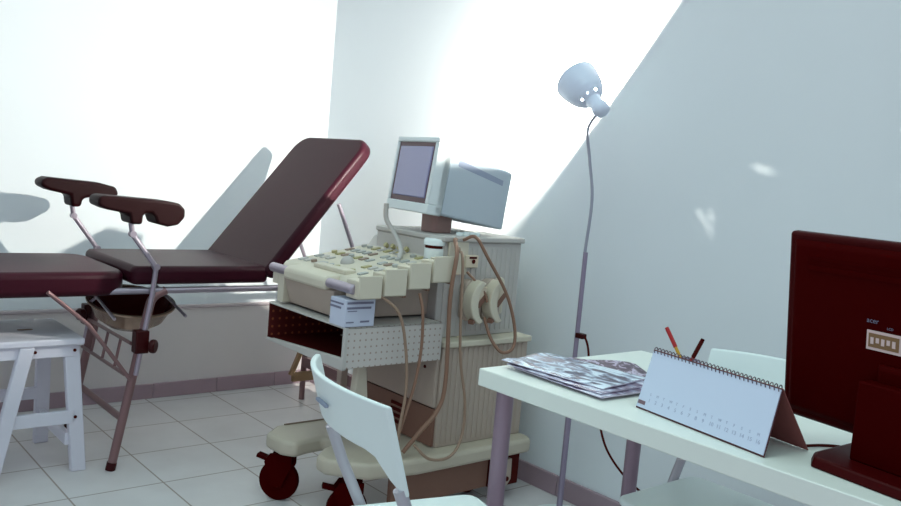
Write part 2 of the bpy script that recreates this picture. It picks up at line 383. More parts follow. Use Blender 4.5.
# second visible near-left leg stands close to the photo's border
b = B(); c = Vector((.705, SY0+.005, .0)); a = Vector((.805, SY0+.005, SZ-.025)); s, t = .024, .016
hexa(b, [c+Vector(v) for v in ((-s, -t, 0), (s, -t, 0), (s, t, 0), (-s, t, 0))]+[a+Vector(v) for v in ((-s, -t, 0), (s, -t, 0), (s, t, 0), (-s, t, 0))])
obj('leg', b, M['stool'], stool, world=True, bevel=.004)
for y in (SY0+.01, SY1-.01):
    b = B(); box(b, SX0+.02, SX1-.01, y-.008, y+.008, SZ-.068, SZ-.025); obj('apron', b, M['stool'], stool, world=True, bevel=.002)
    b = B(); box(b, SX0-.02, SX1-.015, y-.010, y+.010, .185, .232); obj('stretcher', b, M['stool'], stool, world=True, bevel=.002)
b = B(); box(b, SX1-.045, SX1-.02, SY0+.02, SY1-.02, SZ-.068, SZ-.025); obj('apron', b, M['stool'], stool, world=True, bevel=.002)
b = B(); box(b, SX1-.035, SX1-.015, SY0+.02, SY1-.02, .10, .145); obj('stretcher', b, M['stool'], stool, world=True, bevel=.002)
for x, z in ((.83, .457), (.962, .457), (.975, .21)):
    b = B(); disc(b, (x, SY0-.0045, z), .006, (0, -1, 0), .003, 10); obj('screw_head', b, M['slot'], stool, world=True)

# ------------------------------------------------------------------ ultrasound machine
us = thing('ultrasound_machine', 'cream wheeled ultrasound machine with control panel, perforated tray and cables', 'ultrasound machine', (1.95, 2.42, 0))
# base with two forward feet and a curved cut-out
plan = [(1.535, 2.66), (1.462, 2.60), (1.464, 2.50), (1.50, 2.455), (1.555, 2.47), (1.62, 2.475), (1.645, 2.44), (1.62, 2.40), (1.555, 2.375), (1.500, 2.325), (1.50, 2.27), (1.60, 2.165), (1.78, 2.13), (2.32, 2.13), (2.34, 2.16), (2.34, 2.66)]
b = B(); prism(b, plan, .185, .240); obj('base', b, M['based'], us, world=True, bevel=.014, segs=3)
b = B(); tube(b, [(1.56, 2.645, .243), (1.86, 2.645, .243)], .003, 6); obj('base_trim', b, M['bbutton'], us, world=True)
def caster(x, y, r, ry, z=None):
    c = B(); tube(c, [(x, y, r), (x, y, r)], 1e-4) if 0 else None
    d = Vector((math.sin(ry), math.cos(ry), 0))
    c = B()
    prof = [(r*.30, -.014), (r*.55, -.012), (r*.80, -.015), (r*.97, -.012), (r, -.004), (r, .004), (r*.97, .012), (r*.80, .015), (r*.55, .012), (r*.30, .014)]
    mt = frame((x, y, r), d.cross(Vector((0, 0, 1))), (0, 0, 1)); lathe(c, prof, 32, mt)
    w = obj('wheel', c, M['black'], us, world=True, smooth=40)
    c = B(); tube(c, [Vector((x, y, r))-d*.02, Vector((x, y, r))+d*.02], r*.3, 16); obj('hub', c, M['brownp'], w, world=True, smooth=40)
    c = B(); f = d.cross(Vector((0, 0, 1)))
    for s in (-1, 1):
        P = [Vector((x, y, r*.75))+f*.018, Vector((x, y, r*.75))-f*.018, Vector((x, y, r*1.9))-f*.05, Vector((x, y, r*2.35))-f*.03, Vector((x, y, r*2.35))+f*.05, Vector((x, y, r*1.8))+f*.05]
        o1 = [c.verts.new(p+d*s*.020) for p in P]; o2 = [c.verts.new(p+d*s*.027) for p in P]
        c.faces.new(o1); c.faces.new(o2[::-1])
        for i in range(6): c.faces.new((o1[i], o1[(i+1) % 6], o2[(i+1) % 6], o2[i]))
    tube(c, [(x, y, r*2.1), (x, y, .19)], .022, 14)
    bar(c, Vector((x, y, r*1.95))-f*.04, Vector((x, y, r*2.1))-f*.085, .03, .012)
    obj('caster_fork', c, M['black'], us, world=True, smooth=30)
caster(1.507, 2.565, .073, .9)
caster(1.585, 2.25, .069, .5)
caster(2.24, 2.55, .069, 0)
caster(2.17, 2.30, .06, 0)
b = B(); box(b, 2.17, 2.31, 2.17, 2.225, .055, .185); ch = obj('caster_housing', b, M['slot'], us, world=True, bevel=.004)
b = B(); prism(b, [(2.215, .165), (2.255, .165), (2.258, .085), (2.24, .062), (2.215, .066), (2.205, .09)], 2.155, 2.17, 'y'); obj('brake_pedal', b, M['creamd'], ch, world=True, bevel=.003)
b = B(); disc(b, (2.233, 2.154, .09), .009, (0, -1, 0), .004, 12); obj('pedal_pin', b, M['slot'], ch, world=True)
b = B(); box(b, 1.72, 2.165, 2.19, 2.21, .06, .185); obj('lower_skirt', b, M['brownp'], us, world=True)
# lower body
b = B(); box(b, 1.905, 2.325, 2.20, 2.64, .24, .600); obj('lower_body', b, M['creamd'], us, world=True, bevel=.004)
b = B()
x = 1.925
while x < 2.31: box(b, x, x+.012, 2.1965, 2.20, .255, .595); x += .0245
obj('ribbed_panel', b, M['creamd'], us, world=True, bevel=.002)
b = B(); box(b, 1.90, 2.33, 2.185, 2.645, .600, .622); obj('lower_body_lid', b, M['cream'], us, world=True, bevel=.005)
# front face and vents below the tray
b = B(); box(b, 1.888, 1.904, 2.21, 2.63, .385, .60); obj('front_cover', b, M['creamd'], us, world=True, bevel=.003)
b = B(); box(b, 1.893, 1.904, 2.21, 2.63, .245, .378); fp = obj('vent_panel', b, M['brownp'], us, world=True)
b = B()
for k in range(4): box(b, 1.888, 1.893, 2.37, 2.45, .275+.022*k, .286+.022*k)
obj('vent_slots', b, M['slot'], fp, world=True)
b = B(); disc(b, (1.888, 2.27, .52), .006, (-1, 0, 0), .003, 10); obj('screw', b, M['slot'], us, world=True)
b = B(); box(b, 1.76, 1.79, 2.60, 2.63, .24, .57); obj('front_post', b, M['creamd'], us, world=True, bevel=.003)
# tower
b = B(); box(b, 1.90, 2.296, 2.255, 2.64, .622, .965); obj('upper_body', b, M['creamg'], us, world=True, bevel=.004)
b = B()
x = 1.925
while x < 2.28: box(b, x, x+.010, 2.2525, 2.255, .64, .945); x += .0245
obj('ribbed_panel', b, M['creamg'], us, world=True, bevel=.002)
b = B(); box(b, 1.895, 2.303, 2.243, 2.645, .965, .985); obj('upper_body_lid', b, M['creamg'], us, world=True, bevel=.005)
b = B(); box(b, 1.93, 2.02, 2.243, 2.2525, .85, .965); obj('cable_plate', b, M['cream'], us, world=True, bevel=.002)
b = B(); box(b, 2.005, 2.065, 2.235, 2.2525, .875, .92); sk = obj('socket', b, M['plug'], us, world=True, bevel=.003)
b = B(); disc(b, (2.04, 2.2345, .898), .008, (0, -1, 0), .002, 12); box(b, 2.02, 2.055, 2.2335, 2.235, .908, .915); obj('socket_hole', b, M['slot'], sk, world=True)
for x0 in (1.998, 2.090):   # probe connectors: body, crescent lever, dark latch
    b = B(); prism(b, rrect(x0, x0+.085, .685, .835, .03), 2.215, 2.25, 'y'); cn = obj('probe_connector', b, M['creamd'], us, world=True, bevel=.006)
    b = B(); out = []; inn = []
    for k in range(11):
        a = math.radians(118+(242-118)*k/10); out.append((x0+.075+.088*math.cos(a)*1.0, .76+.088*math.sin(a))); inn.append((x0+.082+.070*math.cos(a)*.85, .76+.078*math.sin(a)))
    prism(b, out+inn[::-1], 2.165, 2.215, 'y'); obj('lever', b, M['cream'], cn, world=True, bevel=.004)
    b = B(); prism(b, [(x0+.02, .81), (x0+.07, .815), (x0+.075, .80), (x0+.04, .765), (x0+.03, .72), (x0+.018, .72)], 2.18, 2.215, 'y'); obj('grip', b, M['plug'], cn, world=True, bevel=.003)
    b = B(); bar(b, (x0+.07, 2.19, .785), (x0+.035, 2.19, .745), .02, .02); obj('latch', b, M['brownp'], cn, world=True); b = B(); bar(b, (x0+.035, 2.19, .70), (x0+.0, 2.175, .69), .02, .014); obj('latch', b, M['brownp'], cn, world=True)
b = B(); prism(b, rrect(2.165, 2.20, .70, .84, .015), 2.225, 2.25, 'y'); obj('connector_cover', b, M['cream'], us, world=True, bevel=.008)
# control panel
b = B(); prism(b, [(1.53, .70), (1.525, .81), (1.55, .832), (1.90, .895), (1.90, .70)], 2.31, 2.68, 'y'); obj('console_body', b, M['creamd'], us, world=True, bevel=.006)
def pz(x): return .836+(x-1.55)*.18
b = B(); prism(b, [(1.535, .822), (1.55, pz(1.55)+.004), (1.92, pz(1.92)+.004), (1.92, .85), (1.54, .80)], 2.215, 2.70, 'y'); pnl = obj('control_panel', b, M['cream'], us, world=True, bevel=.005)
kr = random.Random(7)
def key(x, y, sx, sy, mt, h=.006, rnd=False):
    b = B(); z = pz(x)+.003
    if rnd: disc(b, (x, y, z), sx, (-.18, 0, 1), h, 12)
    else: hexa(b, [(x-sx, y-sy, pz(x-sx)+.003), (x+sx, y-sy, pz(x+sx)+.003), (x+sx, y+sy, pz(x+sx)+.003), (x-sx, y+sy, pz(x-sx)+.003)]+[(x-sx, y-sy, pz(x-sx)+.003+h), (x+sx, y-sy, pz(x+sx)+.003+h), (x+sx, y+sy, pz(x+sx)+.003+h), (x-sx, y+sy, pz(x-sx)+.003+h)])
    obj('key', b, M[mt], pnl, world=True)
for ix in range(5):
    for iy in range(11):
        x = 1.60+ix*.066; y = 2.285+iy*.038
        if ix == 1 and 3 < iy < 7: continue
        if kr.random() < .15: continue
        t = kr.choice(['pbutton', 'gbutton', 'gbutton', 'bbutton', 'creamg'])
        if kr.random() < .35: key(x, y, .011, .011, t, .010, True)
        else: key(x, y, .016, .010, t)
b = B(); bmesh.ops.create_uvsphere(b, u_segments=16, v_segments=8, radius=.026, matrix=Matrix.Translation((1.665, 2.475, pz(1.665)+.003))); obj('trackball', b, M['creamg'], pnl, world=True, smooth=60)
b = B(); box(b, 1.555, 1.60, 2.32, 2.52, pz(1.56)+.002, pz(1.6)+.012); obj('wrist_rest', b, M['cream'], pnl, world=True, bevel=.004)
# raised strip with knobs behind the keys
b = B(); prism(b, [(1.885, .885), (1.925, .942), (1.98, .952), (1.99, .885)], 2.345, 2.70, 'y'); st = obj('knob_console', b, M['creamg'], us, world=True, bevel=.012)
b = B(); prism(b, [(1.945, .946), (1.978, .9535), (1.978, .946), (1.945, .938)], 2.36, 2.60, 'y'); obj('console_slot', b, M['ink'], st, world=True)
for k in range(4):
    b = B(); y = 2.44+.042*k; disc(b, (1.900, y, .912), .009, (-.86, 0, .5), .014, 14); obj('knob', b, M['pbutton'], st, world=True, smooth=40)
for k in range(2):
    b = B(); disc(b, (1.872, 2.36+.10*k, .892), .008, (-.3, 0, 1), .012, 14); obj('knob', b, M['pbutton'], st, world=True, smooth=40)
# handle
b = B(); tube(b, [(1.505, 2.185, .815), (1.505, 2.715, .815)], .0165, 18); hd = obj('handle', b, M['rail'], us, world=True, smooth=40, bevel=.006, label='lilac grey round bar of the handle')
b = B(); prism(b, [(1.484, .79), (1.484, .826), (1.50, .836), (1.56, .842), (1.56, .79)], 2.33, 2.60, 'y'); obj('handle_sleeve', b, M['cream'], us, world=True, bevel=.01)
b = B(); box(b, 1.50, 1.535, 2.62, 2.66, .70, .80); box(b, 1.50, 1.535, 2.66, 2.70, .76, .80); obj('handle_bracket', b, M['cream'], us, world=True, bevel=.004)
b = B(); prism(b, [(1.53, .70), (1.50, .79), (1.53, .80), (1.55, .70)], 2.30, 2.62, 'y'); obj('front_panel', b, M['creamd'], us, world=True, bevel=.004)
# probe holders along the near side
for k in range(4):
    x0 = 1.505+k*.098; dz = k*.021
    b = B()
    box(b, x0, x0+.088, 2.165, 2.235, max(.786, .772+dz), .845+dz)
    box(b, x0, x0+.088, 2.160, 2.168, max(.788, .774+dz), .862+dz)
    box(b, x0+.040, x0+.050, 2.168, 2.235, .845+dz, .852+dz)
    obj('probe_holder', b, M['cream'], us, world=True, bevel=.004)
    b = B(); box(b, x0+.088, x0+.098, 2.175, 2.235, max(.786, .765+dz), .85+dz); obj('holder_gap', b, M['cable'], us, world=True)
b = B(); prism(b, [(1.55, .70), (1.55, .768), (1.90, .84), (1.90, .70)], 2.30, 2.309, 'y'); obj('console_side', b, M['creamd'], us, world=True, bevel=.003)
# tray of perforated sheet, open at the front
X0, X1, Y0, Y1, Z0, Z1 = 1.49, 1.89, 2.195, 2.69, .560, .692
tr = B(); box(tr, X0, X1, Y0, Y0+.006, Z0, Z1); trs = obj('tray_side', tr, M['perf'], us, world=True)
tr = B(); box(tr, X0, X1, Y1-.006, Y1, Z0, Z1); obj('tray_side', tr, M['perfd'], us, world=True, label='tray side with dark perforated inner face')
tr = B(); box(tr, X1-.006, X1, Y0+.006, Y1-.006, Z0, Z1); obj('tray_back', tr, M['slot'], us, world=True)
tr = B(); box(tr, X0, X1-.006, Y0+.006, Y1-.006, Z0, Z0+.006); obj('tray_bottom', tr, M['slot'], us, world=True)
tr = B(); box(tr, X0-.002, X1, Y0, Y1, Z1-.006, Z1); obj('tray_top', tr, M['creamg'], us, world=True, bevel=.002)
tr = B(); hexa(tr, [(X0-.004, Y0, Z0-.006), (X0+.012, Y0, Z0-.006), (X0+.012, Y1, Z0-.006), (X0-.004, Y1, Z0-.006), (X0-.004, Y0, Z0+.034), (X0+.012, Y0, Z0+.034), (X0+.012, Y1, Z0+.004), (X0-.004, Y1, Z0+.004)]); obj('tray_lip', tr, M['creamg'], us, world=True, bevel=.003)
tr = B(); box(tr, X0-.003, X0+.010, Y0-.002, Y0+.012, Z0, Z1); obj('tray_edge', tr, M['creamg'], us, world=True, bevel=.002)
tr = B(); prism(tr, [(1.60, .44), (1.66, .42), (1.65, .50), (1.64, .572), (1.61, .572)], 2.28, 2.31, 'y'); obj('front_bracket', tr, M['cream'], us, world=True, bevel=.006)
# loose items on the machine
cz = .692
crt_box = thing('supply_carton', 'small white printed carton on the front corner of the perforated tray', 'carton', (1.535, 2.25, cz))
b = B(); box(b, 1.486, 1.600, 2.200, 2.288, cz, cz+.088); cb = obj('carton_body', b, M['carton'], crt_box, world=True, bevel=.002)
b = B()
box(b, 1.492, 1.592, 2.1990, 2.200, cz+.074, cz+.081); box(b, 1.492, 1.584, 2.1990, 2.200, cz+.058, cz+.065); box(b, 1.495, 1.53, 2.1990, 2.200, cz+.050, cz+.053)
box(b, 1.492, 1.52, 2.1990, 2.200, cz+.014, cz+.018); box(b, 1.545, 1.58, 2.1990, 2.200, cz+.014, cz+.020)
obj('front_printing', b, M['ink'], cb, world=True); b = B()
box(b, 1.485, 1.486, 2.212, 2.288, cz+.070, cz+.076); box(b, 1.485, 1.486, 2.225, 2.288, cz+.056, cz+.063)
obj('side_printing', b, M['ink'], cb, world=True)
b = B(); box(b, 1.515, 1.56, 2.222, 2.278, cz+.0882, cz+.0888); obj('top_flap', b, M['crtband'], cb, world=True)
gel = thing('gel_jar', 'small white jar with dark band under its lid beside the control keys', 'jar', (1.895, 2.285, .902))
gel.scale = (1.25, 1.25, 1.1)
b = B(); lathe(b, [(.0005, 0), (.026, 0), (.028, .004), (.028, .034)], 24); obj('jar_body', b, M['white'], gel, smooth=40)
b = B(); lathe(b, [(.0262, .034), (.0262, .044)], 24); obj('dark_band', b, M['slot'], gel, smooth=40)
b = B(); lathe(b, [(.030, .044), (.031, .058), (.027, .064), (.0005, .065)], 24); obj('lid', b, M['white'], gel, smooth=40)
# crt display, turned and tilted back
cm = thing('ultrasound_display', 'boxy cathode ray display tilted back on top of the ultrasound machine', 'display', (1.98, 2.45, .985))
nearT, lean = Vector((1.893, 2.302, 1.326)), Vector((.111, -.018, .994))
V = Vector((.175, .985, 0)).normalized()          # near -> far along the front
U = lean.normalized(); U = (U-V*U.dot(V)).normalized(); D = V.cross(U).normalized()
if D.x < 0: D = -D
Wd, Hh = .325, .272
def crtm(x, y, z): return nearT+V*x+D*y-U*z        # x far, y depth, z down from the top
def crt_box8(bm, x0, x1, y0, y1, z0, z1, sh=0, shz0=0, shz1=0):
    p = [crtm(x0, y0, z1), crtm(x1, y0, z1), crtm(x1-sh, y1, z1-shz1), crtm(x0+sh, y1, z1-shz1), crtm(x0, y0, z0), crtm(x1, y0, z0), crtm(x1-sh, y1, z0+shz0), crtm(x0+sh, y1, z0+shz0)]
    return hexa(bm, p)
b = B()
cw = .026
crt_box8(b, 0, Wd, 0, .06, 0, .018); crt_box8(b, 0, Wd, 0, .06, Hh-.035, Hh); crt_box8(b, 0, cw, 0, .06, .018, Hh-.035); crt_box8(b, Wd-.018, Wd, 0, .06, .018, Hh-.035)
crt_box8(b, 0, Wd, .03, .06, 0, Hh)
obj('bezel', b, M['crt'], cm, world=True, bevel=.004)
b = B(); crt_box8(b, cw, Wd-.018, .006, .02, .018, Hh-.035); obj('screen_surround', b, M['screen_rim'], cm, world=True)
b = B(); crt_box8(b, cw+.016, Wd-.032, .002, .012, .033, Hh-.053); obj('screen', b, M['screen'], cm, world=True, bevel=.004)
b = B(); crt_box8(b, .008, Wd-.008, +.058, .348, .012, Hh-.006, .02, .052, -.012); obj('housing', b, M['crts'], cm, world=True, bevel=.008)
b = B()
p = lambda y, z: crtm(.008+.02*(y-.058)/.272-.0012, y, z)
q = [p(.10, .060), p(.31, .098), p(.31, .118), p(.10, .084)]
v1 = [b.verts.new(k) for k in q]; v2 = [b.verts.new(k+V*.004) for k in q]; b.faces.new(v1); b.faces.new(v2[::-1])
for i in range(4): b.faces.new((v1[i], v1[(i+1) % 4], v2[(i+1) % 4], v2[i]))
obj('vent_band', b, M['crtband'], cm, world=True)
b = B(); prism(b, rrect(1.95, 2.04, 2.36, 2.45, .02), .985, 1.068); obj('neck', b, M['neck'], cm, world=True, bevel=.004)
# white flexible arm in front of the display
for k in range(4):
    b = B(); box(b, 1.985+.028*k, 2.003+.028*k, 2.262, 2.280, .9855, .999); obj('cable_plug', b, M['white'], us, world=True, bevel=.002)
b = B(); tube(b, smoothpath([(1.83, 2.50, 1.075), (1.835, 2.50, 1.02), (1.85, 2.47, .975), (1.845, 2.41, .92), (1.80, 2.36, .89)], 6), [.009]*24+[.007], 12)
tag(obj('probe_lead', b, M['creamg'], smooth=60), 'thick pale lead coming down from the display onto the control panel', 'cable')
# cables hanging on the near side
def cable(pts, r, m, label, name='probe_cable'):
    b = B(); tube(b, smoothpath(pts, 7), r, 10)
    return tag(obj(name, b, M[m], smooth=60), label, 'cable', 'cables hanging on the ultrasound machine')
Yc = 2.15
cable([(1.95, 2.236, .975), (1.915, 2.20, .975), (1.885, Yc, .93), (1.872, Yc, .78), (1.885, Yc, .50), (1.862, Yc, .40), (1.79, Yc, .33), (1.74, 2.17, .26)], .0075, 'cable', 'thick brown cable falling from the cable plate to the base front')
cable([(1.968, 2.236, .945), (1.940, 2.20, .94), (1.915, Yc, .90), (1.93, 2.14, .60), (1.965, 2.13, .42), (1.955, 2.12, .30), (1.89, 2.10, .245), (1.80, 2.10, .25), (1.745, 2.12, .30)], .0052, 'cableT', 'thin tan cable making a low loop in front of the ribbed panel')
cable([(1.985, 2.236, .975), (2.00, 2.19, .99), (2.04, 2.16, .92), (2.13, 2.14, .79), (2.175, 2.13, .67), (2.165, 2.12, .60), (2.12, 2.13, .585), (2.09, 2.16, .63), (2.085, 2.20, .70)], .006, 'cable', 'brown cable arching over the connectors and looping below them')
cable([(2.015, 2.236, .86), (2.03, 2.20, .83), (2.06, 2.18, .79), (2.065, 2.17, .76)], .0045, 'cable', 'short brown cable from the square socket to the levers')
cable([(1.595, 2.18, .80), (1.66, 2.15, .74), (1.70, Yc, .62), (1.715, Yc, .48), (1.70, Yc, .34), (1.72, 2.17, .26)], .0052, 'cableT', 'thin tan cable hanging from the second probe holder, leftmost of all')
cable([(1.755, 2.17, .80), (1.758, Yc, .74), (1.765, Yc, .62), (1.75, Yc, .50), (1.715, Yc, .38), (1.70, 2.16, .30)], .0055, 'cable', 'brown cable hanging from the third probe holder, crossing its thin neighbour')

# ------------------------------------------------------------------ floor lamp
LX, LY = 2.31, 1.951
lamp = thing('floor_lamp', 'gooseneck floor lamp with pale blue metal shade against the right wall', 'lamp', (LX, LY, 0))
b = B(); lathe(b, [(.0005, 0), (.115, 0), (.12, .005), (.118, .016), (.09, .022), (.0005, .026)], 40, Matrix.Translation((LX-.01, LY-.03, 0))); obj('base', b, M['lampw'], lamp, world=True, smooth=40)
b = B(); tube(b, [(LX, LY, .02), (LX, LY, .55)], .011, 14); tube(b, [(LX, LY, .55), (LX, LY, .97)], .0085, 14); obj('pole', b, M['pole'], lamp, world=True, smooth=40)
A = Vector((.05, .79, .61)).normalized()         # where the shade looks
C = Vector((2.235, 2.010, 1.562))                  # centre of the rim
back = C-A*.165
b = B(); tube(b, smoothpath([(LX, LY+.004, .96), (LX, LY-.004, 1.155), (LX-.01, LY+.016, 1.29), (LX-.03, LY+.022, 1.395), (LX-.055, LY-.03, 1.443), tuple(back-Vector((0, 0, .008)))], 8), .0055, 12); obj('gooseneck', b, M['neckm'], lamp, world=True, smooth=60)
fm = Matrix.Translation(C) @ A.to_track_quat('Z', 'Y').to_matrix().to_4x4()
prof = [(.075, 0), (.0745, -.012), (.072, -.034), (.066, -.060), (.057, -.083), (.045, -.101), (.031, -.113), (.026, -.118)]
fine = []
for (r0, z0), (r1, z1) in zip(prof, prof[1:]):
    for k in range(6): fine.append((r0+(r1-r0)*k/6, z0+(z1-z0)*k/6))
fine.append(prof[-1])
BULB = C-A*.008
b = B(); lathe(b, fine, 160, fm)
b.faces.ensure_lookup_table()
holes = [(Vector(w)-BULB).normalized() for w in ((2.47, 1.45, 1.335), (2.47, 1.60, 1.165), (2.47, 1.625, 1.145))]
camd = (Vector((0, 0, 1.2))-C).normalized()
kill = [f for f in b.faces if any((f.calc_center_median()-BULB).normalized().dot(h) > .99975 for h in holes)]
# row of round vent holes close to the neck
fi = fm.inverted(); cl_ = fi @ Vector((0, 0, 1.2)); ca_ = math.atan2(cl_.y, cl_.x)
for da in (-.75, .05, .85):
    hc = fm @ Vector((.0385*math.cos(ca_+da), .0385*math.sin(ca_+da), -.1065))
    kill += [f for f in b.faces if (f.calc_center_median()-hc).length < .0042]
bmesh.ops.delete(b, geom=list(set(kill)), context='FACES')
sh = obj('shade', b, M['lamp'], lamp, world=True, smooth=60)
sm_ = sh.modifiers.new('solid', 'SOLIDIFY'); sm_.thickness = .0015; sm_.offset = 0
b = B(); lathe(b, [(.0005, -.190), (.014, -.189), (.025, -.181), (.030, -.166), (.029, -.152), (.025, -.140), (.028, -.116), (.0005, -.113)], 24, fm); obj('lamp_holder', b, M['lamp'], lamp, world=True, smooth=50)
b = B(); tube(b, [BULB-A*.0075, BULB-A*.0055, BULB+A*.0055, BULB+A*.0075], [.001, .0025, .0025, .001], 10); bl = obj('bulb', b, M['bulb'], lamp, world=True, smooth=80)
b = B(); lathe(b, [(.011, -.115), (.011, -.024)], 16, fm); obj('bulb_stem', b, M['lampw'], lamp, world=True, smooth=50)
# switch on the pole and its flex
b = B(); box(b, LX-.012, LX+.012, LY-.035, LY+.0, .665, .683); obj('clip', b, M['knob'], lamp, world=True, bevel=.003)
b = B(); tube(b, smoothpath([(LX, LY-.035, .676), (LX, LY-.055, .64), (LX, LY-.075, .56), (LX+.03, LY-.09, .48), (LX+.03, LY-.11, .40), (LX+.03, LY-.16, .30), (LX+.05, LY-.24, .22), (LX+.09, LY-.33, .16), (LX+.12, LY-.42, .11)], 7), .004, 8)
obj('flex', b, M['slot'], lamp, world=True, smooth=60)

# ------------------------------------------------------------------ table
TZ = .745
table = thing('desk', 'white rectangular desk with round grey legs in front of the right wall', 'desk', (1.70, .86, 0))
b = B(); box(b, 1.383, 2.017, .26, 1.460, TZ-.042, TZ); obj('desktop', b, M['table'], table, world=True, bevel=.0025)
for x in (1.432, 1.965):
    for y in (.31, 1.412):
        b = B(); tube(b, [(x, y, 0), (x, y, TZ-.042)], .021, 20); lg = obj('leg', b, M['table_leg'], table, world=True, smooth=40)
        b = B(); disc(b, (x, y, 0), .024, (0, 0, 1), .012, 20); obj('foot', b, M['ink'], lg, world=True, smooth=40)

# ------------------------------------------------------------------ folding chairs
def chair(label, loc, rz):
    t = thing('folding_chair', label, 'chair', loc, rz, 'white folding chairs at the desk')
    # curved backrest: rows from top to bottom, bowed in plan
    n = 16; th = .013; bm = B(); grid = []
    for side in (0, 1):
        rows = []
        for j, s in enumerate((0, .12, .3, .5, .7, .85, 1.0)):
            row = []
            for i in range(n+1):
                u = -1+2*i/n; y = u*.205
                zt = .795-.006*u*u
                drop = .105+.065*max(0, (abs(u)-.74)/.26)**.7 if abs(u) > .74 else .105
                z = zt-drop*s
                x = -.235+.055*u*u + (.795-z)*.30 + (th if side else 0)
                row.append(bm.verts.new((x, y, z)))
            rows.append(row)
        grid.append(rows)
    R, Cn = 7, n+1
    for j in range(R-1):
        for i in range(Cn-1):
            bm.faces.new((grid[0][j][i], grid[0][j][i+1], grid[0][j+1][i+1], grid[0][j+1][i])); bm.faces.new((grid[1][j][i+1], grid[1][j][i], grid[1][j+1][i], grid[1][j+1][i+1]))
    for i in range(Cn-1):
        bm.faces.new((grid[0][0][i+1], grid[0][0][i], grid[1][0][i], grid[1][0][i+1])); bm.faces.new((grid[0][-1][i], grid[0][-1][i+1], grid[1][-1][i+1], grid[1][-1][i]))
    for j in range(R-1):
        bm.faces.new((grid[0][j][0], grid[0][j+1][0], grid[1][j+1][0], grid[1][j][0])); bm.faces.new((grid[0][j+1][-1], grid[0][j][-1], grid[1][j][-1], grid[1][j+1][-1]))
    br = obj('backrest', bm, M['white'], t, bevel=.004, segs=3)
    bm = B(); prism(bm, rrect(-.03, .03, .738, .744, .0025), -.006, .0005, 'x'); bm.transform(Matrix.Translation((-.2212, 0, 0))); obj('hand_slot', bm, M['crtband'], br)
    bm = B(); prism(bm, rrect(-.11, .232, -.178, .178, .035, 8), .432, .450); obj('seat', bm, M['white'], t, bevel=.007, segs=3)
    for s in (-1, 1):
        bm = B(); tube(bm, [(-.133, s*.193, .632), (-.10, s*.195, .55), (.02, s*.200, .30), (.165, s*.205, 0)], .0125, 12); lg = obj('leg', bm, M['chair_tube'], t, smooth=40)
        bm = B(); tube(bm, [(.12, s*.165, .425), (-.20, s*.17, 0)], .0115, 12); obj('leg', bm, M['chair_tube'], t, smooth=40)
    bm = B(); tube(bm, [(.105, -.2, .12), (.105, .2, .12)], .007, 10); obj('stretcher', bm, M['chair_tube'], t, smooth=40)
    bm = B(); tube(bm, [(-.14, -.17, .08), (-.14, .17, .08)], .007, 10); obj('stretcher', bm, M['chair_tube'], t, smooth=40)
    bm = B(); tube(bm, [(-.04, -.2, .42), (-.04, .2, .42)], .007, 10); obj('seat_bar', bm, M['chair_tube'], t, smooth=40)
    return t
chair('white folding chair in the foreground, its curved back towards the ultrasound machine', (1.10, 1.308, 0), math.radians(-14))
chair('white folding chair between the desk and the right wall, back seen behind the calendar', (1.90, 1.062, 0), math.radians(180))

# ------------------------------------------------------------------ things on the desk
def magazine(label, cx, cy, rot, w, h, z, th, m, wave):
    """a limp magazine: gently waved stack of pages with a printed cover"""
    nx, ny = 10, 12; bm = B(); topv, botv = [], []
    for i in range(nx+1):
        r1, r2 = [], []
        for j in range(ny+1):
            u, v = i/nx, j/ny; x, y = (u-.5)*w, (v-.5)*h
            dz = wave*(.5+.5*math.sin(3.1*u*PI+1.1*v))*(.3+.7*v)
            edge = min(u, 1-u)*8; t = th*(min(1, .35+edge))
            r1.append(bm.verts.new((x, y, dz+t))); r2.append(bm.verts.new((x, y, dz*.95)))
        topv.append(r1); botv.append(r2)
    for i in range(nx):
        for j in range(ny):
            bm.faces.new((topv[i][j], topv[i+1][j], topv[i+1][j+1], topv[i][j+1])).material_index = 0
            bm.faces.new((botv[i][j+1], botv[i+1][j+1], botv[i+1][j], botv[i][j])).material_index = 1
    for i in range(nx):
        bm.faces.new((topv[i+1][0], topv[i][0], botv[i][0], botv[i+1][0])).material_index = 1
        bm.faces.new((topv[i][-1], topv[i+1][-1], botv[i+1][-1], botv[i][-1])).material_index = 1
    for j in range(ny):
        bm.faces.new((topv[0][j], topv[0][j+1], botv[0][j+1], botv[0][j])).material_index = 1
        bm.faces.new((topv[-1][j+1], topv[-1][j], botv[-1][j], botv[-1][j+1])).material_index = 1
    o = obj('magazine', bm, [m, M['pages']], smooth=50); o.location = (cx, cy, z); o.rotation_euler = (0, 0, rot)
    return tag(o, label, 'magazine', 'magazines lying on the desk')
magazine('dark patterned magazine tucked partly behind the calendar', 1.672, 1.285, math.radians(-35), .20, .27, TZ+.001, .0045, M['magB'], .003)
magazine('lilac-edged magazine at the bottom of the pale pile, nearest the desk front', 1.535, 1.262, math.radians(-2), .19, .28, TZ+.0065, .003, M['magC'], .002)
magazine('middle magazine of the pale pile, between two others', 1.548, 1.285, math.radians(2), .21, .285, TZ+.0105, .003, M['magC'], .003)
magazine('pale patterned magazine lying on top of the pile', 1.556, 1.31, math.radians(7), .205, .29, TZ+.0150, .003, M['magA'], .005)

